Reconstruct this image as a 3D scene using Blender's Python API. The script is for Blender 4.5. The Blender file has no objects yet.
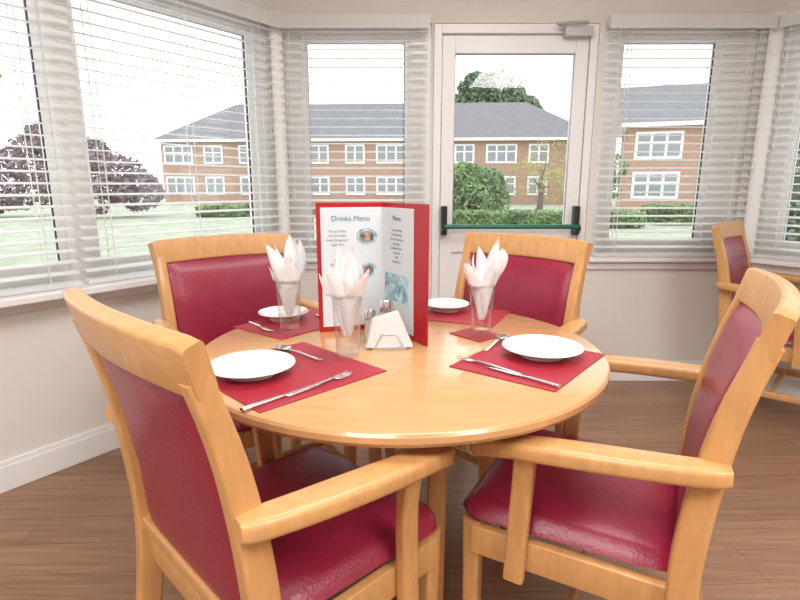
import bpy, bmesh, math, random
from mathutils import Vector, Matrix, noise
random.seed(7)
S=bpy.context.scene
H=1.18
# ---------------------------------------------------------------- materials
def mat(name,col,rough=.5,metal=0,spec=.5,noise_amt=0,noise_scale=20,bump=0,bump_scale=60,coat=0,stretch=None,trans=0):
    m=bpy.data.materials.new(name); m.use_nodes=True
    nt=m.node_tree; b=nt.nodes['Principled BSDF']
    b.inputs['Base Color'].default_value=(*col,1); b.inputs['Roughness'].default_value=rough
    b.inputs['Metallic'].default_value=metal; b.inputs['Specular IOR Level'].default_value=spec
    b.inputs['Coat Weight'].default_value=coat
    tc=nt.nodes.new('ShaderNodeTexCoord'); mp=nt.nodes.new('ShaderNodeMapping')
    nt.links.new(tc.outputs['Object'],mp.inputs['Vector'])
    if stretch: mp.inputs['Scale'].default_value=stretch
    if noise_amt>0:
        n=nt.nodes.new('ShaderNodeTexNoise'); n.inputs['Scale'].default_value=noise_scale; n.inputs['Detail'].default_value=5
        nt.links.new(mp.outputs['Vector'],n.inputs['Vector'])
        r=nt.nodes.new('ShaderNodeValToRGB')
        r.color_ramp.elements[0].position=.3; r.color_ramp.elements[1].position=.7
        r.color_ramp.elements[0].color=(*[c*(1-noise_amt) for c in col],1)
        r.color_ramp.elements[1].color=(*[min(1,c*(1+noise_amt)) for c in col],1)
        nt.links.new(n.outputs['Fac'],r.inputs['Fac']); nt.links.new(r.outputs['Color'],b.inputs['Base Color'])
    if bump>0:
        n2=nt.nodes.new('ShaderNodeTexNoise'); n2.inputs['Scale'].default_value=bump_scale; n2.inputs['Detail'].default_value=3
        nt.links.new(mp.outputs['Vector'],n2.inputs['Vector'])
        bp=nt.nodes.new('ShaderNodeBump'); bp.inputs['Strength'].default_value=bump; bp.inputs['Distance'].default_value=.01
        nt.links.new(n2.outputs['Fac'],bp.inputs['Height']); nt.links.new(bp.outputs['Normal'],b.inputs['Normal'])
    if trans>0:
        t=nt.nodes.new('ShaderNodeBsdfTranslucent'); t.inputs['Color'].default_value=(*col,1)
        x=nt.nodes.new('ShaderNodeMixShader'); x.inputs[0].default_value=trans
        nt.links.new(b.outputs[0],x.inputs[1]); nt.links.new(t.outputs[0],x.inputs[2]); nt.links.new(x.outputs[0],nt.nodes['Material Output'].inputs['Surface'])
    return m
M={}
M['wood']=mat('beech_wood',(.60,.315,.120),.36,noise_amt=.10,noise_scale=9,stretch=(6,6,1.2),coat=.12)
M['top']=mat('table_veneer',(.60,.335,.15),.20,noise_amt=.07,noise_scale=7,stretch=(1.2,9,1),coat=.35)
M['leather']=mat('burgundy_leather',(.28,.016,.045),.33,bump=.12,bump_scale=160,noise_amt=.08,noise_scale=12)
M['wall']=mat('cream_paint',(.78,.75,.705),.8,bump=.03,bump_scale=200,noise_amt=.01)
M['white']=mat('white_gloss_paint',(.88,.88,.88),.35)
M['upvc']=mat('white_upvc',(.90,.90,.90),.3)
M['blind']=mat('blind_slat_white',(.94,.945,.935),.45,trans=.42)
M['ceil']=mat('ceiling_paint',(.90,.90,.88),.9)
M['mat']=mat('red_placemat',(.38,.018,.038),.42,bump=.25,bump_scale=300)
M['red']=mat('red_folder',(.46,.008,.018),.35)
M['paper']=mat('paper',(.70,.76,.81),.5)
M['blue']=mat('ink_blue',(.10,.28,.42),.6)
M['ink']=mat('ink_grey',(.28,.30,.34),.6)
M['pic1']=mat('printed_picture_dark',(.30,.22,.18),.5,noise_amt=.9,noise_scale=60)
M['pic2']=mat('printed_picture_blue',(.35,.55,.66),.5,noise_amt=.6,noise_scale=50)
M['china']=mat('white_china',(.84,.84,.84),.12,coat=.4)
M['napkin']=mat('napkin_cloth',(.90,.91,.92),.85,bump=.1,bump_scale=300,trans=.2)
M['steel']=mat('cutlery_steel',(.75,.75,.76),.16,metal=1)
M['black']=mat('black_metal',(.02,.022,.022),.35)
M['green']=mat('dark_green_bar',(.008,.15,.085),.3)
M['grey']=mat('grey_metal',(.50,.50,.52),.35,metal=.5)
M['salt']=mat('pepper_fill',(.35,.30,.26),.8,noise_amt=.5,noise_scale=200)
M['roof']=mat('roof_slate',(.20,.195,.205),.8,noise_amt=.12,noise_scale=3)
M['grass']=mat('lawn',(.40,.43,.32),.95,noise_amt=.2,noise_scale=2)
M['pave']=mat('paving',(.50,.47,.44),.9,noise_amt=.1,noise_scale=4)
M['leafg']=mat('foliage_green',(.20,.30,.13),.8,noise_amt=.45,noise_scale=1.5)
M['leafd']=mat('foliage_dark_green',(.17,.24,.14),.8,noise_amt=.4,noise_scale=1.5)
M['leafp']=mat('foliage_purple',(.27,.20,.225),.8,noise_amt=.3,noise_scale=1.5)
M['leafy']=mat('foliage_yellow',(.40,.40,.14),.8,noise_amt=.4,noise_scale=3)
M['bark']=mat('bark',(.22,.18,.15),.9,noise_amt=.3)
M['wglass']=mat('far_window_glass',(.28,.29,.31),.15)
M['brick']=mat('brick_wall',(.44,.285,.215),.9,noise_amt=.14,noise_scale=6,stretch=(1,1,3))
def floormat():
    m=bpy.data.materials.new('wood_plank_floor'); m.use_nodes=True; nt=m.node_tree; b=nt.nodes['Principled BSDF']
    tc=nt.nodes.new('ShaderNodeTexCoord'); mp=nt.nodes.new('ShaderNodeMapping')
    mp.inputs['Rotation'].default_value=(0,0,math.radians(-3))
    nt.links.new(tc.outputs['Object'],mp.inputs['Vector'])
    br=nt.nodes.new('ShaderNodeTexBrick'); br.offset=.37
    br.inputs['Scale'].default_value=1; br.inputs['Brick Width'].default_value=1.2; br.inputs['Row Height'].default_value=.15
    br.inputs['Mortar Size'].default_value=.0016; br.inputs['Mortar Smooth'].default_value=.3
    br.inputs['Color1'].default_value=(.345,.195,.118,1); br.inputs['Color2'].default_value=(.285,.157,.094,1); br.inputs['Mortar'].default_value=(.17,.09,.055,1)
    nt.links.new(mp.outputs['Vector'],br.inputs['Vector'])
    mp2=nt.nodes.new('ShaderNodeMapping'); mp2.inputs['Scale'].default_value=(1.5,22,1); mp2.inputs['Rotation'].default_value=(0,0,math.radians(-3))
    nt.links.new(tc.outputs['Object'],mp2.inputs['Vector'])
    n=nt.nodes.new('ShaderNodeTexNoise'); n.inputs['Scale'].default_value=2.2; n.inputs['Detail'].default_value=8; n.inputs['Distortion'].default_value=.6
    nt.links.new(mp2.outputs['Vector'],n.inputs['Vector'])
    r=nt.nodes.new('ShaderNodeValToRGB'); r.color_ramp.elements[0].position=.3; r.color_ramp.elements[0].color=(.76,.75,.74,1)
    r.color_ramp.elements[1].position=.7; r.color_ramp.elements[1].color=(1.15,1.15,1.15,1)
    nt.links.new(n.outputs['Fac'],r.inputs['Fac'])
    mx=nt.nodes.new('ShaderNodeMix'); mx.data_type='RGBA'; mx.blend_type='MULTIPLY'; mx.inputs['Factor'].default_value=1
    nt.links.new(br.outputs['Color'],mx.inputs[6]); nt.links.new(r.outputs['Color'],mx.inputs[7])
    nt.links.new(mx.outputs[2],b.inputs['Base Color']); b.inputs['Roughness'].default_value=.40
    return m
M['floor']=floormat()
def glassmat(name,lo,hi,tint=(1,1,1)):
    m=bpy.data.materials.new(name); m.use_nodes=True; nt=m.node_tree; nt.nodes.remove(nt.nodes['Principled BSDF'])
    o=nt.nodes['Material Output']; t=nt.nodes.new('ShaderNodeBsdfTransparent'); t.inputs['Color'].default_value=(*tint,1)
    g=nt.nodes.new('ShaderNodeBsdfGlossy'); g.inputs['Roughness'].default_value=.02
    f=nt.nodes.new('ShaderNodeLayerWeight'); f.inputs['Blend'].default_value=.25
    mr=nt.nodes.new('ShaderNodeMapRange'); mr.inputs['To Min'].default_value=lo; mr.inputs['To Max'].default_value=hi
    nt.links.new(f.outputs['Facing'],mr.inputs['Value'])
    x=nt.nodes.new('ShaderNodeMixShader'); nt.links.new(mr.outputs[0],x.inputs[0]); nt.links.new(t.outputs[0],x.inputs[1]); nt.links.new(g.outputs[0],x.inputs[2])
    nt.links.new(x.outputs[0],o.inputs['Surface']); return m
M['glass']=glassmat('window_glass',.02,.25,(.985,.99,.99))
M['tumbler']=glassmat('tumbler_glass',.02,.45,(.985,.99,.992))
def emis(name,s):
    m=bpy.data.materials.new(name); m.use_nodes=True; b=m.node_tree.nodes['Principled BSDF']
    b.inputs['Emission Color'].default_value=(1,.98,.96,1); b.inputs['Emission Strength'].default_value=s; return m
M['fill_lamp']=emis('fill_panel_glow',3)  # glowing face of the added fill panels
# ---------------------------------------------------------------- mesh builder
class MB:
    def __init__(s): s.bm=bmesh.new(); s.mats=[]; s.T=Matrix.Identity(4)
    def mi(s,k):
        if k not in s.mats: s.mats.append(k)
        return s.mats.index(k)
    def v(s,p): return s.bm.verts.new(s.T@Vector(p))
    def f(s,vs,k):
        try:
            f=s.bm.faces.new(vs); f.material_index=s.mi(k); f.smooth=True; return f
        except ValueError: return None
    def box(s,x0,x1,y0,y1,z0,z1,k):
        p=[s.v((x,y,z)) for z in (z0,z1) for y in (y0,y1) for x in (x0,x1)]
        for q in ((0,1,3,2),(4,6,7,5),(0,4,5,1),(2,3,7,6),(0,2,6,4),(1,5,7,3)): s.f([p[i] for i in q],k)
    def sweep(s,path,sizes,side,k,r=.3,seg=3):
        path=[Vector(p) for p in path]; n=len(path); side=Vector(side).normalized(); rings=[]
        for i,p in enumerate(path):
            t=(path[min(i+1,n-1)]-path[max(i-1,0)]).normalized()
            sd=(side-t*side.dot(t)).normalized(); up=t.cross(sd).normalized()
            w,h=sizes[i] if isinstance(sizes,list) else sizes
            rr=r*min(w,h); ring=[]
            for cx,cy,a0 in ((1,1,0),(-1,1,90),(-1,-1,180),(1,-1,270)):
                for j in range(seg+1):
                    a=math.radians(a0+90*j/seg)
                    ring.append(s.v(p+sd*(cx*(w/2-rr)+rr*math.cos(a))+up*(cy*(h/2-rr)+rr*math.sin(a))))
            rings.append(ring)
        m=len(rings[0])
        for a,b in zip(rings,rings[1:]):
            for j in range(m): s.f([a[j],a[(j+1)%m],b[(j+1)%m],b[j]],k)
        s.f(rings[0][::-1],k); s.f(rings[-1],k)
    def rev(s,prof,k,c=(0,0,0),n=40,closed=False):
        c=Vector(c); rings=[]
        for r,z in prof:
            if r<1e-6: rings.append([s.v(c+Vector((0,0,z)))])
            else: rings.append([s.v(c+Vector((r*math.cos(2*math.pi*i/n),r*math.sin(2*math.pi*i/n),z))) for i in range(n)])
        for a,b in zip(rings,rings[1:]):
            for i in range(n):
                j=(i+1)%n
                if len(a)==1 and len(b)==1: continue
                if len(a)==1: s.f([a[0],b[j],b[i]],k)
                elif len(b)==1: s.f([a[i],a[j],b[0]],k)
                else: s.f([a[i],a[j],b[j],b[i]],k)
    def pillow(s,fn,nu,nv,k):
        A=[[s.v(fn(-1+2*i/nu,-1+2*j/nv,1)) for j in range(nv+1)] for i in range(nu+1)]
        B=[[A[i][j] if i in(0,nu) or j in(0,nv) else s.v(fn(-1+2*i/nu,-1+2*j/nv,-1)) for j in range(nv+1)] for i in range(nu+1)]
        for G,fl in((A,0),(B,1)):
            for i in range(nu):
                for j in range(nv):
                    q=[G[i][j],G[i+1][j],G[i+1][j+1],G[i][j+1]]
                    s.f(q[::-1] if fl else q,k)
    def mesh(s,name,angle=38,recalc=True):
        if recalc: bmesh.ops.recalc_face_normals(s.bm,faces=s.bm.faces)
        a=math.radians(angle)
        for e in s.bm.edges:
            if len(e.link_faces)==2 and e.calc_face_angle(0)>a: e.smooth=False
        me=bpy.data.meshes.new(name); s.bm.to_mesh(me); s.bm.free()
        for k in s.mats: me.materials.append(M[k])
        return me
    def obj(s,name,loc=(0,0,0),rot=0,bevel=0,**kw):
        return place(name,s.mesh(name,**kw),loc,rot,bevel)
def place(name,me,loc=(0,0,0),rot=0,bevel=0,parent=None):
    o=bpy.data.objects.new(name,me); S.collection.objects.link(o); o.location=loc; o.rotation_euler=(0,0,rot)
    if bevel:
        b=o.modifiers.new('bevel','BEVEL'); b.width=bevel; b.segments=2; b.limit_method='ANGLE'; b.angle_limit=math.radians(50)
    if parent: o.parent=parent
    return o
# ---------------------------------------------------------------- room shell
YB=3.15; XL=-.685; XR=2.05; ZC=2.5; TH=.22
dl=Vector((.582,.813)).normalized(); dr=Vector((.582,-.813)).normalized()
LL=2.6; LR=1.9
L0=Vector((XL,YB))-dl*LL; R1=Vector((XR,YB))+dr*LR
def wallT(o,d):
    out=Vector((-d.y,d.x))
    return Matrix(((d.x,out.x,0,o[0]),(d.y,out.y,0,o[1]),(0,0,1,0),(0,0,0,1)))
TB=wallT((XL,YB),Vector((1,0))); TL=wallT(L0,dl); TR=wallT((XR,YB),dr)
def wall(name,T,length,ops,y1=TH):
    b=MB(); b.T=T; x=0
    for (s0,s1,z0,z1) in sorted(ops):
        if s0>x: b.box(x,s0,0,y1,0,ZC,'wall')
        if z0>0: b.box(s0,s1,0,y1,0,z0,'wall')
        b.box(s0,s1,0,y1,z1,ZC,'wall'); x=s1
    if x<length: b.box(x,length,0,y1,0,ZC,'wall')
    b.obj(name)
WZ0,WZ1=.78,2.05
w2=(.045,.86); w3=(1.81,2.65); dr0,dr1=.87,1.775   # offsets on back wall (s = X-XL)
wall('wall_back',TB,XR-XL,[(w2[0],w2[1],WZ0,WZ1),(dr0,dr1,0,2.05),(w3[0],w3[1],WZ0,WZ1)])
wall('wall_left_bay',TL,LL,[(.28,LL-.05,WZ0,WZ1)])
wall('wall_right_bay',TR,LR,[(.05,1.6,WZ0,WZ1)])
b=MB(); b.box(L0.x-.22,L0.x,-2.7,L0.y+.05,0,ZC,'wall'); b.obj('wall_left')
b=MB(); b.box(R1.x,R1.x+.22,-2.7,R1.y+.05,0,ZC,'wall'); b.obj('wall_right')
b=MB(); b.box(L0.x,R1.x,-2.7,-2.5,0,ZC,'wall'); b.obj('wall_rear')
foot=[(L0.x,-2.5),(R1.x,-2.5),(R1.x,R1.y),(XR,YB),(XL,YB),(L0.x,L0.y)]
def slab(name,z0,z1,k,grow=0):
    b=MB(); cx,cy=.4,.5
    pts=[(cx+(x-cx)*(1+grow),cy+(y-cy)*(1+grow)) for x,y in foot]
    lo=[b.v((x,y,z0)) for x,y in pts]; hi=[b.v((x,y,z1)) for x,y in pts]
    b.f(lo[::-1],k); b.f(hi,k)
    for i in range(len(pts)): j=(i+1)%len(pts); b.f([lo[i],lo[j],hi[j],hi[i]],k)
    b.obj(name)
slab('floor',-.1,0,'floor'); slab('ceiling',ZC,ZC+.1,'ceil',.09)
def skirting(name,T,a,c):
    b=MB(); b.T=T; b.box(a,c,-.018,0,0,.105,'white'); b.box(a,c,-.011,0,.105,.125,'white'); b.obj(name,bevel=.003)
skirting('baseboard_left_bay',TL,0,LL-.01); skirting('baseboard_back',TB,0.01,dr0-.01); skirting('baseboard_back_right',TB,dr1+.01,XR-XL-.01); skirting('baseboard_right_bay',TR,.01,LR)
skirting('baseboard_left',wallT((L0.x,-2.5),Vector((0,1))),0,L0.y+2.5)
skirting('baseboard_right',wallT((R1.x,R1.y),Vector((0,-1))),0,R1.y+2.5)
def post(name,x,y,ang):
    b=MB(); b.box(-.035,.035,-.035,.12,WZ0,2.1,'upvc'); b.obj(name,(x,y,0),ang,bevel=.004)
post('trim_1',XL,YB,math.radians(27)); post('trim_2',XR,YB,math.radians(-27))
GZ0,GZ1=.87,1.96
def window(name,T,s0,s1,panes):
    b=MB(); b.T=T
    ya,yb=.02,.09
    b.box(s0,s1,ya,yb,WZ0,GZ0-.03,'upvc'); b.box(s0,s1,ya,yb,GZ1+.03,WZ1,'upvc')
    x=s0
    for (a,c) in panes:
        b.box(x,a-.03,ya,yb,GZ0-.03,GZ1+.03,'upvc'); x=c+.03
        b.box(a-.03,a,ya+.02,yb-.01,GZ0-.03,GZ1+.03,'upvc'); b.box(c,c+.03,ya+.02,yb-.01,GZ0-.03,GZ1+.03,'upvc')
        b.box(a,c,ya+.02,yb-.01,GZ0-.03,GZ0,'upvc'); b.box(a,c,ya+.02,yb-.01,GZ1,GZ1+.03,'upvc')
        b.box(a,a+.005,.05,.06,GZ0,GZ1,'grey'); b.box(c-.005,c,.05,.06,GZ0,GZ1,'black')
        b.box(a,c,.05,.06,GZ0,GZ0+.004,'grey'); b.box(a,c,.05,.06,GZ1-.005,GZ1,'grey')
        b.box(a,c,.062,.066,GZ0,GZ1,'glass')
    b.box(x,s1,ya,yb,GZ0-.03,GZ1+.03,'upvc')
    b.obj(name)
window('window_1',TL,.28,LL-.05,[(.40,1.41),(1.57,2.43)])
window('window_2',TB,w2[0],w2[1],[(.165,.71)])
window('window_3',TB,w3[0],w3[1],[(1.93,2.44)])
window('window_4',TR,.05,1.6,[(.16,.85),(.99,1.5)])
def sill(name,T,a,c,d=.10):
    b=MB(); b.T=T; b.box(a,c,-d,.02,.748,.778,'white'); b.box(a,c,-.02,0,.70,.748,'white'); b.obj(name,bevel=.005)
sill('trim_3',TL,.15,LL-.05,.12); sill('trim_4',TB,.01,.855,.06); sill('trim_5',TB,1.79,XR-XL-.02,.06); sill('trim_6',TR,.03,1.7,.07)
def blind(name,T,a,c,z0=.80,z1=2.07,tilt=8):
    b=MB(); b.T=T; yc=-.04
    b.box(a,c,yc-.028,yc+.028,z1-.045,z1,'blind'); b.box(a-.004,c+.004,yc-.036,yc-.030,z1-.065,z1+.005,'blind')
    n=int((z1-.07-z0-.02)/.0445); t=math.radians(tilt)
    for i in range(n+1):
        z=z1-.075-i*.0445; w=.024
        P=[]
        for (dy) in (-1,-.33,.33,1):
            yy=yc+dy*w*math.cos(t); zz=z+dy*w*math.sin(t)+(.0025*(1-dy*dy))
            P.append((yy,zz))
        R=[[b.v((x,yy,zz+dz)) for (yy,zz) in P] for x in (a+.004,c-.004) for dz in (0,-.0025)]
        for j in range(3):
            b.f([R[0][j],R[0][j+1],R[2][j+1],R[2][j]],'blind'); b.f([R[1][j],R[3][j],R[3][j+1],R[1][j+1]],'blind')
        b.f([R[0][0],R[2][0],R[3][0],R[1][0]],'blind'); b.f([R[0][3],R[1][3],R[3][3],R[2][3]],'blind')
    b.box(a+.003,c-.003,yc-.026,yc+.026,z0-.018,z0,'blind')
    k=max(2,int((c-a)/.45)+1)
    for i in range(k):
        x=a+.12+(c-a-.24)*i/(k-1)
        for dy in(-.027,.027): b.box(x-.002,x+.002,yc+dy-.001,yc+dy+.001,z0,z1-.05,'blind')
    x=a+.05; b.box(x-.002,x+.002,yc-.038,yc-.035,1.1,z1-.05,'blind')
    b.obj(name)
blind('venetian_blind',TL,.25,1.44); blind('venetian_blind.001',TL,1.46,LL-.045)
blind('venetian_blind.002',TB,.04,.84); blind('venetian_blind.003',TB,1.81,XR-XL-.05); blind('venetian_blind.004',TR,.05,1.6)
# door
b=MB(); b.T=TB
b.box(dr0+.002,dr0+.045,.0,.10,0,2.048,'upvc'); b.box(dr1-.045,dr1-.002,.0,.10,0,2.048,'upvc'); b.box(dr0+.045,dr1-.045,0,.10,2.0,2.048,'upvc')
a,c=dr0+.05,dr1-.05
g0,g1,gz0,gz1=a+.07,c-.07,.94,1.90
b.box(a,g0,.01,.07,.01,1.99,'upvc'); b.box(g1,c,.01,.07,.01,1.99,'upvc'); b.box(g0,g1,.01,.07,gz1,1.99,'upvc')
b.box(g0,g1,.01,.07,.80,gz0,'upvc'); b.box(g0,g1,.01,.07,.01,.16,'upvc'); b.box(g0,g1,.03,.05,.16,.80,'upvc')
b.box(g0,g1,.035,.04,gz0,gz1,'glass')
for (p,q,r,s_) in ((g0,g0+.006,gz0,gz1),(g1-.006,g1,gz0,gz1),(g0,g1,gz0,gz0+.005),(g0,g1,gz1-.006,gz1)): b.box(p,q,.025,.034,r,s_,'grey')
b.obj('door_1',bevel=.003)
b=MB(); b.T=TB
for x in (a+.0,c-.04):
    b.sweep([(x+.02,-.022,.905),(x+.02,-.022,1.07)],(.034,.06),(1,0,0),'black')
    b.sweep([(x+.02,-.05,.93),(x+.02,-.075,.955)],(.03,.05),(1,0,0),'black')
b.sweep([(a+.02,-.075,.955),(c-.02,-.075,.955)],(.026,.026),(0,1,0),'green',r=.49)
b.obj('panic_bar')
b=MB(); b.T=TB
b.box(c-.15,c+.0,-.05,-.001,1.975,2.02,'grey'); b.sweep([(c-.13,-.035,2.02),(c-.20,-.06,2.03),(c-.02,-.02,2.05)],(.015,.008),(0,0,1),'grey')
b.obj('door_closer',bevel=.006)
def fill_light(name,x,y,e):  # unseen fill lamps in invented ceiling panels, added to brighten the room
    b=MB(); b.box(-.32,.32,-.32,.32,-.05,0,'white'); b.box(-.29,.29,-.29,.29,-.058,-.05,'fill_lamp')
    o=b.obj(name,(x,y,ZC)); 
    L=bpy.data.lights.new('fill_area_lamp','AREA'); L.shape='SQUARE'; L.size=1.0; L.energy=e; L.color=(1,.99,.965)
    lo=bpy.data.objects.new('fill_lamp',L); S.collection.objects.link(lo); lo.parent=o; lo.location=(0,0,-.075)
fill_light('added_fill_light',-.6,-.6,52); fill_light('added_fill_light.001',1.4,-.4,52); fill_light('added_fill_light.002',.4,1.5,22)
# ---------------------------------------------------------------- chair
PP=[(-.305,0),(-.265,.22),(-.243,.43),(-.252,.60),(-.280,.78),(-.322,.93)]
def py(z):
    for (y0,z0),(y1,z1) in zip(PP,PP[1:]):
        if z<=z1: return y0+(y1-y0)*(z-z0)/(z1-z0)
    return PP[-1][0]+(z-.93)*-.28
def smooth_path(pts,n=4):
    P=[Vector(p) for p in pts]; out=[]
    for i in range(len(P)-1):
        p0=P[max(i-1,0)];p1=P[i];p2=P[i+1];p3=P[min(i+2,len(P)-1)]
        for j in range(n):
            t=j/n
            out.append(.5*((2*p1)+(p2-p0)*t+(2*p0-5*p1+4*p2-p3)*t*t+(3*p1-p0-3*p2+p3)*t**3))
    out.append(P[-1]); return out
def chair_mesh():
    b=MB()
    for sx in (-1,1):
        pth=smooth_path([(sx*.25,y,z) for y,z in PP]); n=len(pth)
        b.sweep(pth,[(.036,.040+.016*math.sin(math.pi*min(1,i/(n-1)*1.1))) for i in range(n)],(1,0,0),'wood',r=.2)
        b.sweep([(sx*.213,.186,0),(sx*.216,.186,.22),(sx*.218,.186,.435)],[(.030,.030),(.038,.038),(.044,.044)],(1,0,0),'wood',r=.2)
        b.sweep([(sx*.238,-.24,.395),(sx*.236,.18,.395)],(.024,.07),(1,0,0),'wood',r=.15)
        b.sweep([(sx*.243,-.26,.175),(sx*.216,.18,.175)],(.02,.032),(1,0,0),'wood',r=.25)
        arm=smooth_path([(sx*.278,-.292,.700),(sx*.292,-.18,.694),(sx*.302,-.04,.686),(sx*.298,.08,.672),(sx*.280,.172,.646)],5); n=len(arm)
        sz=[]
        for i in range(n):
            t=i/(n-1); e=min(1,.70+t*5,.60+(1-t)*9); sz.append(((.042+.024*math.sin(math.pi*min(1,t*.9+.1)))*e,.036*min(1,e+.2)))
        b.sweep(arm,sz,(1,0,0),'wood',r=.30)
        b.sweep(smooth_path([(sx*.262,.075,.345),(sx*.264,.07,.46),(sx*.272,.062,.58),(sx*.292,.055,.668)]),(.028,.044),(1,0,0),'wood',r=.25)
    b.sweep([(-.21,.192,.40),(.21,.192,.40)],(.022,.062),(0,1,0),'wood',r=.15)
    b.sweep([(-.24,-.243,.395),(.24,-.243,.395)],(.024,.07),(0,1,0),'wood',r=.15)
    b.sweep([(-.228,-.02,.175),(.228,-.02,.175)],(.02,.030),(0,1,0),'wood',r=.25)
    pts=[];sz=[]
    for i in range(25):
        x=-.270+.540*i/24; q=1-(x/.270)**2
        pts.append((x,-.322-.032*q,.945+.006*q)); e=min(1,.90+(1-abs(x)/.270)*3)
        sz.append((.034,(.088)*e))
    b.sweep(pts,sz,(0,1,.28),'wood',r=.22)
    def bk(u,v,sd):
        z=.675+v*.237; x=u*.236; e=((1-abs(u)**6)*(1-abs(v)**8))**.5 if abs(u)<1 and abs(v)<1 else 0
        return (x,py(z)-.022*(1-u*u)*max(0,(z-.45)/.5)+(.026*e if sd>0 else -.018*e)+.004,z)
    b.pillow(bk,20,22,'leather')
    b.sweep([(-.235,py(.45)-.004,.448),(.235,py(.45)-.004,.448)],(.03,.03),(0,1,0),'wood',r=.2)
    def st(u,v,sd):
        y=-.005+v*.228; hw=.231+.014*(v+1)/2
        if v<-.7: hw=.229
        cu=u; k=max(0,abs(v)-.86)/.14; hw2=hw-.022*(k**2)
        kk=max(0,abs(u)-.86)/.14; y=y-(.018*kk**2 if v>0 else 0)*v
        e=((1-abs(u)**7)*(1-abs(v)**7)) if abs(u)<1 and abs(v)<1 else 0
        e=e**.42
        dome=.012*(1-u*u)*(1-v*v)
        return (cu*hw2,y,.447+((.040*e+dome) if sd>0 else -.016*e))
    b.pillow(st,26,26,'leather')
    return b.mesh('dining_chair')
CM=chair_mesh()
def chair(name,x,y,head):
    return place(name,CM,(x,y,0),math.radians(head-90))
chair('dining_chair',-.222,1.078,45)
chair('dining_chair.001',.440,1.205,151)
chair('dining_chair.002',-.47,1.825,-50)
chair('dining_chair.003',.25,1.845,226)
chair('dining_chair.004',1.99,2.63,-43)
# ---------------------------------------------------------------- table
TX,TY,TZ,TRD=0,1.42,.75,.545
b=MB()
b.rev([(0,-.032),(TRD-.02,-.032),(TRD-.006,-.029),(TRD,-.020),(TRD,-.008),(TRD-.004,-.002),(TRD-.010,0),(0,0)],'top',(TX,TY,TZ),96)
legs=[(.09,1.185),(.36,1.60),(-.085,1.67),(-.375,1.45)]
for (x,y) in legs:
    b.sweep([(x,y,0),(x,y,TZ-.031)],[(.038,.038),(.05,.05)],(1,0,0),'wood',r=.15)
for p,q in((0,2),(1,3)):
    (x0,y0),(x1,y1)=legs[p],legs[q]
    b.sweep([(x0,y0,.697),(x1,y1,.697)],(.024,.046),(y0-y1,x1-x0,0),'wood',r=.1)
b.obj('dining_table',angle=25)
# ---------------------------------------------------------------- tableware
def R(a): return math.radians(a)
MT=.003
def placemat(name,x,y,head,dep,wid):
    b=MB(); b.box(-wid/2,wid/2,-dep/2,dep/2,0,MT,'mat'); return b.obj(name,(x,y,TZ),R(head-90),bevel=.001)
placemat('placemat',-.272,1.205,45,.34,.34)
placemat('placemat.001',.327,1.285,142,.27,.33)
placemat('placemat.002',-.325,1.675,-38,.23,.34)
placemat('placemat.003',.185,1.79,245,.24,.34)
def plate(name,x,y,r,z=TZ+MT):
    b=MB(); k=r/.1
    b.rev([(0,.004),(.050,.004),(.058,.006),(.066,.012),(.098,.023),(.1,.0245),(.0985,.0265),(.068,.0165),(.060,.0105),(.05,.0085),(0,.0085)],'china',n=64)
    b.rev([(.052,0),(.056,0),(.058,.007),(.05,.006),(.052,0)],'china',n=48)
    o=b.obj(name,(x,y,z),angle=60); o.scale=(k,k,1); return o
plate('plate',-.345,1.185,.1); plate('plate.001',.368,1.325,.103); plate('plate.002',-.385,1.715,.082); plate('plate.003',.165,1.84,.080)
def knife(name,x,y,a,L=.21,z=TZ+MT):
    b=MB(); b.sweep([(0,-L/2,.003),(0,-L*.1,.003),(0,-.005,.003)],[(.014,.006),(.011,.006),(.008,.004)],(1,0,0),'steel',r=.4)
    b.sweep([(0,-.005,.003),(.001,.02,.003),(.001,L*.36,.003),(-.004,L/2,.003)],[(.008,.003),(.018,.0018),(.017,.0015),(.004,.001)],(1,0,0),'steel',r=.3)
    return b.obj(name,(x,y,z),R(a-90))
def fork(name,x,y,a,L=.20,z=TZ+MT):
    b=MB(); b.sweep(smooth_path([(0,-L/2,.002),(0,-L*.2,.004),(0,.03,.006),(0,.045,.004)]),(.010,.003),(1,0,0),'steel',r=.4)
    b.sweep([(0,.04,.004),(0,.052,.003),(0,.062,.003)],[(.008,.002),(.022,.002),(.024,.002)],(1,0,0),'steel',r=.3)
    for i in range(4):
        xx=-.0098+i*.0065; b.sweep([(xx,.060,.003),(xx,.085,.003),(xx,L/2,.007)],(.003,.002),(1,0,0),'steel',r=.3)
    return b.obj(name,(x,y,z),R(a-90))
def spoon(name,x,y,a,L=.18,z=TZ+MT):
    b=MB(); b.sweep(smooth_path([(0,-L/2,.002),(0,-L*.2,.004),(0,.02,.008),(0,.042,.005)]),[(.011,.003)]*3+[(.008,.003)]*9+[(.006,.003)],(1,0,0),'steel',r=.4)
    def f(u,v,sd):
        x_=u*math.sqrt(max(0,1-v*v/2)); y_=v*math.sqrt(max(0,1-u*u/2)); q=max(0,1-x_*x_-y_*y_)
        return (x_*.019,.065+y_*.028,.008-.007*q+(.0012 if sd>0 and q>0 else 0))
    b.pillow(f,12,12,'steel'); return b.obj(name,(x,y,z),R(a-90))
knife('dinner_knife',-.236,1.046,47); fork('fork',-.176,1.108,50,.18); spoon('spoon',-.262,1.325,142,.17)
knife('dinner_knife.001',.278,1.160,136,.19); fork('fork.001',.215,1.235,136,.18); spoon('spoon.001',.262,1.415,60,.15)
knife('dinner_knife.002',-.43,1.60,-50,.15); spoon('spoon.002',-.25,1.70,-60,.15)
knife('dinner_knife.003',.275,1.76,75,.16); fork('fork.002',.055,1.75,60,.15)
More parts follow.
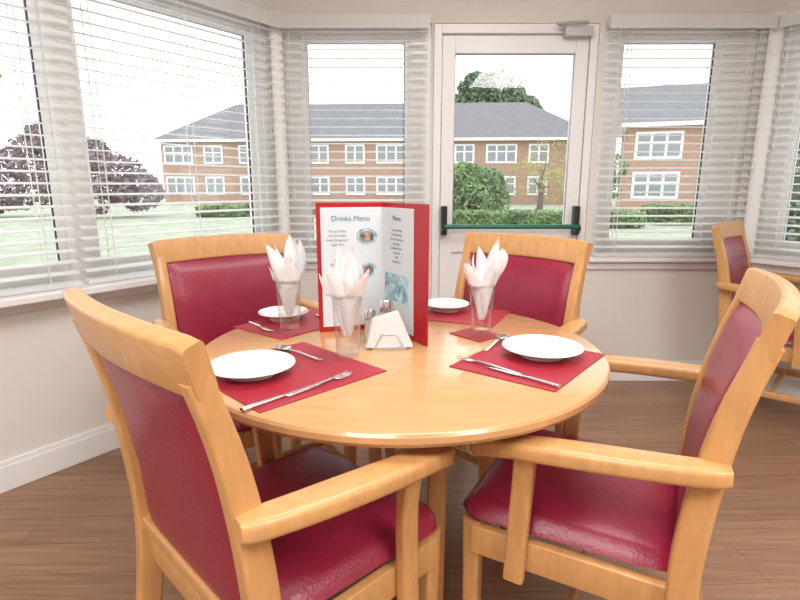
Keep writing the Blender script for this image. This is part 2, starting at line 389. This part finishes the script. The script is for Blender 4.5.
def tumbler(name,x,y,s=1,z=TZ+.0):
    b=MB(); b.rev([(0,.0),(.024,0),(.0265,.003),(.029,.05),(.034,.138),(.0345,.140),(.033,.140),(.0328,.138),(.0275,.05),(.0245,.014),(0,.012)],'tumbler',n=40)
    o=b.obj(name,(x,y,z)); o.scale=(s,s,s); return o
def napkin(name,x,y,seed,s=1,z=TZ):
    rnd=random.Random(seed); b=MB(); U,V=144,30
    for layer in range(4):
        ph=rnd.random()*6.28; np_=[3,2,3,2][layer]; hb=[.125,.140,.150,.160][layer]; tip=[.085,.115,.105,.120][layer]; fl=[.056,.044,.030,.014][layer]; k=[4,5,4,3][layer]
        wob=[rnd.uniform(.65,1.12) for _ in range(8)]; lean=(rnd.uniform(-.014,.014),rnd.uniform(-.01,.01))
        G=[]
        for i in range(U):
            a=2*math.pi*i/U; c_=math.acos(max(-1,min(1,math.cos(np_*(a+ph)))))/math.pi; pet=1-c_; ix=int(((a+ph)*np_/(2*math.pi))+.5)%np_
            top=hb*.92+tip*(pet**1.1)*wob[ix]
            col=[]
            for j in range(V+1):
                t=j/V; zb=.045+.012*layer; zz=zb+(top-zb)*t
                if zz<.12: r=(.006+.021*((zz-.045)/.075)**.8)-.002*layer
                else: q=(zz-.12)/.12; r=.027-.003*layer+fl*(q**.85)*(.5+.6*wob[ix]*pet)*(1 if q<.5 else 1-.6*(q-.5))
                pl=math.sin(k*a+ph*2+2*t)*(.0025 if zz<.13 else .0025+.007*min(1,(zz-.13)/.08))
                if zz>.13: pl+=.013*noise.noise(Vector((math.cos(a)*1.2,math.sin(a)*1.2,zz*12+seed+layer*5)))
                r=max(.002,r+pl)
                if zz<.14: r=min(r,.0245+max(0,(zz-.05))*.05)
                h=max(0,zz-.13)*9
                col.append(b.v((r*math.cos(a)+lean[0]*h,r*math.sin(a)+lean[1]*h,zz)))
            G.append(col)
        for i in range(U):
            for j in range(V): b.f([G[i][j],G[(i+1)%U][j],G[(i+1)%U][j+1],G[i][j+1]],'napkin')
    o=b.obj(name,(x,y,z),angle=80,recalc=False); o.scale=(s,s,s); return o
for i,(x,y,s) in enumerate([(-.135,1.325,1.14),(-.33,1.55,1.12),(.237,1.51,1.08)]):
    sf='' if i==0 else '.%03d'%i
    tumbler('drinking_glass'+sf,x,y,s,TZ+MT+.0005); napkin('napkin'+sf,x,y,11+i*7,s,TZ+MT+.0005)
placemat('coaster',.225,1.525,40,.10,.12)
b=MB(); b.rev([(0,0),(.021,0),(.022,.004),(.021,.06),(.018,.085),(.018,.088)],'tumbler',n=28); b.rev([(0,.005),(.018,.005),(.018,.05),(0,.05)],'salt',n=24)
b.rev([(.0195,.084),(.0205,.086),(.0205,.108),(.016,.118),(0,.121)],'steel',n=28); b.obj('pepper_shaker',(-.040,1.478,TZ))
b=MB(); b.rev([(0,0),(.017,0),(.018,.004),(.017,.05),(.015,.068)],'tumbler',n=28); b.rev([(0,.004),(.015,.004),(.015,.055),(0,.055)],'china',n=24)
b.rev([(.0165,.066),(.0170,.085),(.013,.094),(0,.096)],'steel',n=28); b.obj('salt_shaker',(-.085,1.462,TZ))
b=MB()
for i in range(5):
    y=-.014+i*.006; dx=.004*math.sin(i*2.1)
    P=[b.v((-.062+dx,y,.006)),b.v((.062+dx,y,.006)),b.v((.022+dx,y+.002,.10+.003*math.cos(i*3))),b.v((-.042+dx,y+.002,.085))]
    Q=[b.v((-.062+dx,y+.004,.006)),b.v((.062+dx,y+.004,.006)),b.v((.022+dx,y+.005,.10+.003*math.cos(i*3))),b.v((-.042+dx,y+.005,.085))]
    b.f(P,'napkin'); b.f(Q[::-1],'napkin')
    for p in range(4): b.f([P[p],P[(p+1)%4],Q[(p+1)%4],Q[p]],'napkin')
b.box(-.045,.045,-.02,.02,0,.005,'steel')
for y in(-.0185,.0185): b.sweep([(-.04,y,.003),(-.02,y,.045),(.02,y,.045),(.04,y,.003)],(.003,.003),(0,1,0),'steel',r=.4)
b.obj('napkin_holder',(-.030,1.392,TZ),R(4))
# menu
menu=bpy.data.objects.new('drinks_menu_folder',None); S.collection.objects.link(menu); menu.location=(-.05,1.61,TZ)
def text(s,size,k,par,x,z,y=-.0075):
    cu=bpy.data.curves.new('txt','FONT'); cu.body=s; cu.size=size; cu.align_x='CENTER'; cu.extrude=.0002
    o=bpy.data.objects.new('printed_text',cu); S.collection.objects.link(o); o.data.materials.append(M[k]); o.parent=par
    o.location=(x,y,z); o.rotation_euler=(math.pi/2,0,0); return o
def panel(name,p,q,h,marg):
    p=Vector(p);q=Vector(q); d=q-p; L=d.length
    b=MB(); b.box(0,L,-.0025,.0025,0,h,'red'); b.box(marg[0],L-marg[1],-.006,-.0025,.016,h-.014,'paper')
    o=b.obj(name,(p.x+.05,p.y-1.61,0),math.atan2(d.y,d.x),bevel=.001); o.parent=menu; return o,L
pl,L1=panel('left_cover',(-.243,1.555),(-.05,1.61),.385,(.012,.003))
pr,L2=panel('right_cover',(-.05,1.61),(.075,1.405),.385,(.003,.066))
b=MB(); b.sweep([(0,0,0),(0,0,.385)],(.008,.008),(1,0,0),'red'); o=b.obj('spine'); o.parent=menu
text('Drinks Menu',.022,'blue',pl,L1/2,.332)
words=['Tea and Coffee','Hot Chocolate','Fresh Orange Juice','Apple Juice','Sparkling Water','Lemonade','Milk','Herbal Teas','Squash']
for i,z in enumerate([.300,.287,.274,.261]): text(words[i],.0085,'ink',pl,.060,z)
for i,z in enumerate([.215,.203,.191,.179,.167]): text(words[i+3],.0085,'ink',pl,.065,z)
for i,z in enumerate([.12,.108,.096,.084]): text(words[i],.0085,'ink',pl,.1,z)
def disc(par,x,z,r,k1,k2):
    for rr,k,yy in((r,k1,-.0066),(r*.68,k2,-.0072)):
        b=MB(); vs=[b.v((x+rr*math.cos(t*math.pi/16),yy,z+rr*.8*math.sin(t*math.pi/16))) for t in range(32)]; b.f(vs,k); o=b.obj('printed_picture'); o.parent=par
disc(pl,.148,.285,.032,'pic2','pic1'); disc(pl,.150,.185,.028,'pic2','pic1')
text('Menu',.020,'blue',pr,(L2-.063)/2,.335)
for i,z in enumerate([.305,.292,.279,.266,.253,.24,.227,.214]): text(words[i],.0095,'ink',pr,(L2-.063)/2,z)
b=MB(); b.box(.02,L2-.09,-.0068,-.006,.10,.18,'pic2'); o=b.obj('printed_picture'); o.parent=pr
# ---------------------------------------------------------------- exterior
GZ=-.16
b=MB(); b.box(-90,90,3.4,140,-.3,GZ,'grass'); b.obj('lawn')
b=MB(); b.box(-8,9,3.5,6.5,GZ,-.12,'pave'); b.obj('garden_path')
def building(name,p0,p1,depth,eave,ridge,nw,gable=False):
    p0=Vector(p0);p1=Vector(p1); d=p1-p0; L=d.length; b=MB()
    b.box(0,L,0,depth,GZ,eave,'brick')
    o_=.5; e=[b.v((-o_,-o_,eave)),b.v((L+o_,-o_,eave)),b.v((L+o_,depth+o_,eave)),b.v((-o_,depth+o_,eave))]
    ri=(-o_,L+o_) if gable else (depth/2,L-depth/2)
    r=[b.v((ri[0],depth/2,ridge)),b.v((ri[1],depth/2,ridge))]
    kg='brick' if gable else 'roof'
    b.f([e[0],e[1],r[1],r[0]],'roof'); b.f([e[1],e[2],r[1]],kg); b.f([e[2],e[3],r[0],r[1]],'roof'); b.f([e[3],e[0],r[0]],kg); b.f(e[::-1],'white')
    b.box(-o_,L+o_,-o_-.05,-o_,eave-.18,eave+.02,'white')
    for i in range(nw):
        x=L*(i+.5)/nw
        for z in(.6,eave-1.75):
            w=.75 if i%3 else 1.15
            b.box(x-w,x+w,-.06,.02,z-.05,z+1.35,'white')
            m=2 if i%3 else 3
            for k in range(m):
                xa=x-w+.14+k*(2*w-.14)/m; xb=xa+(2*w-.14)/m-.14
                b.box(xa,xb,-.08,-.05,z+.1,z+.75,'wglass'); b.box(xa,xb,-.08,-.05,z+.85,z+1.22,'wglass')
    for i in range(2): 
        x=L*(i+1)/3; b.box(x-.06,x+.06,-.14,-.02,GZ,eave-.2,'black')
    b.obj(name,(p0.x,p0.y,0),math.atan2(d.y,d.x))
building('brick_building',(-18.6,43),(14.5,41),9,4.7,7.9,12)
building('brick_building.001',(12.2,29.5),(34,22),8,4.4,6.9,8,gable=True)
def foliage(b,c,rad,n,k,leaf=.16,seed=0):
    rnd=random.Random(seed); c=Vector(c)
    for _ in range(n):
        while True:
            p=Vector((rnd.uniform(-1,1),rnd.uniform(-1,1),rnd.uniform(-1,1)))
            if .35<p.length<1: break
        q=p.normalized()*(.72+.28*p.length+.22*noise.noise(p*2.5+Vector((seed,0,0))))
        pos=c+Vector((q.x*rad[0],q.y*rad[1],q.z*rad[2]))
        if pos.z<GZ+leaf: pos.z=GZ+leaf+rnd.random()*.2
        a=Vector((rnd.gauss(0,1),rnd.gauss(0,1),rnd.gauss(0,1))).normalized()*leaf; d=a.orthogonal().normalized()*leaf*.6
        b.f([b.v(pos-a),b.v(pos+d),b.v(pos+a),b.v(pos-d)],k)
def tree(name,x,y,trunk,blobs,k,leaf,n,seed):
    b=MB(); b.sweep([(0,0,GZ),(0.05,0,trunk*.5),(0,0,trunk)],[(.3,.3),(.2,.2),(.1,.1)],(1,0,0),'bark',r=.45)
    for i,(bx,by,bz,r) in enumerate(blobs):
        b.sweep([(0,0,trunk*.6),(bx*.6,by*.6,bz)],[(.1,.1),(.03,.03)],(1,0.1,0),'bark',r=.4)
        foliage(b,(bx,by,bz),(r,r,r*.85),n,k,leaf,seed+i)
    b.obj(name,(x,y,0),recalc=False)
tree('tree',-15.2,24,3,[(-1.6,0,1.5,1.6),(1.2,0,1.3,1.6),(0,0,2.3,1.6),(-.2,.4,3.2,.9),(2.6,.3,1.5,1.2),(-3,0,1.2,1.4),(1.6,0,2.5,.9),(3.6,.2,1.0,1.0)],'leafp',.11,1100,1)
tree('tree.001',9.0,60,7,[(-2.9,0,8.8,2.2),(1.5,0,10.6,2.9),(4.1,0,8.8,2.1),(-.8,0,11.2,2.0),(-1,0,9.2,2.4),(2.8,0,9.6,2.2)],'leafd',.24,1600,20)
tree('tree.002',-7.7,9.3,2.6,[(0,0,3.2,.9),(-.4,0,2.2,.8),(.1,.2,4.1,.8)],'leafy',.07,900,40)
tree('tree.003',5.4,21,1.9,[(.3,0,2.2,.9),(-.5,0,1.5,.8),(.6,0,1.2,.7)],'leafy',.05,380,50)
tree('tree.004',9.2,25,2.5,[(0,0,1.2,.9),(.3,0,2.0,.8)],'leafg',.09,800,55)
b=MB()
foliage(b,(0,0,.75),(1.2,1.0,.95),3200,'leafg',.08,60); foliage(b,(-.4,0,1.35),(.75,.7,.7),1700,'leafg',.08,62); foliage(b,(.45,0,1.2),(.6,.6,.65),1200,'leafd',.08,61); foliage(b,(0,0,.7),(.9,.8,.9),1500,'leafd',.1,63); b.obj('garden_bush',(2.8,20,0),recalc=False)
def hedge(name,x0,x1,y0,y1,h,k,n,leaf,seed,loc=(0,0,0),rot=0):
    rnd=random.Random(seed); b=MB(); b.box(x0+.1,x1-.1,y0+.1,y1-.1,GZ,h-.1,k)
    for _ in range(n):
        s=rnd.random(); x=rnd.uniform(x0,x1); y=rnd.uniform(y0,y1); z=rnd.uniform(GZ+leaf,h)
        if s<.5: y=y0+rnd.uniform(-.06,.1)
        elif s<.8: z=h+rnd.uniform(-.1,.06)
        else: x=x0+rnd.uniform(-.06,.1)
        a=Vector((rnd.gauss(0,1),rnd.gauss(0,1),rnd.gauss(0,1))).normalized()*leaf; d=a.orthogonal().normalized()*leaf*.6; p=Vector((x,y,z))
        b.f([b.v(p-a),b.v(p+d),b.v(p+a),b.v(p-d)],k)
    b.obj(name,loc,rot,recalc=False)
hedge('garden_hedge',1.6,8,17.5,18.4,.35,'leafg',5000,.07,3)
hedge('garden_hedge.001',-9,-1,24,25,.30,'leafg',5000,.09,4)
hedge('garden_hedge.002',5.6,9.5,8,9.2,1.6,'leafd',9000,.06,5)
hedge('garden_hedge.003',9,17,19,20,.5,'leafg',5000,.09,6)
# ---------------------------------------------------------------- world, camera
w=bpy.data.worlds.new('overcast_sky'); S.world=w; w.use_nodes=True; nt=w.node_tree; bg=nt.nodes['Background']
tc=nt.nodes.new('ShaderNodeTexCoord'); sp=nt.nodes.new('ShaderNodeSeparateXYZ'); rp=nt.nodes.new('ShaderNodeValToRGB')
nt.links.new(tc.outputs['Generated'],sp.inputs[0]); nt.links.new(sp.outputs['Z'],rp.inputs['Fac'])
rp.color_ramp.elements[0].position=0; rp.color_ramp.elements[0].color=(.97,.985,1,1)
rp.color_ramp.elements[1].position=1; rp.color_ramp.elements[1].color=(.90,.95,1,1)
nt.links.new(rp.outputs[0],bg.inputs['Color']); bg.inputs['Strength'].default_value=2.3
S.view_settings.view_transform='Standard'
cd=bpy.data.cameras.new('camera'); cd.sensor_width=36; cd.lens=24; cd.clip_start=.02; cd.clip_end=400
co=bpy.data.objects.new('camera',cd); S.collection.objects.link(co); co.location=(0,0,H); co.rotation_euler=(R(78),0,0)
S.camera=co
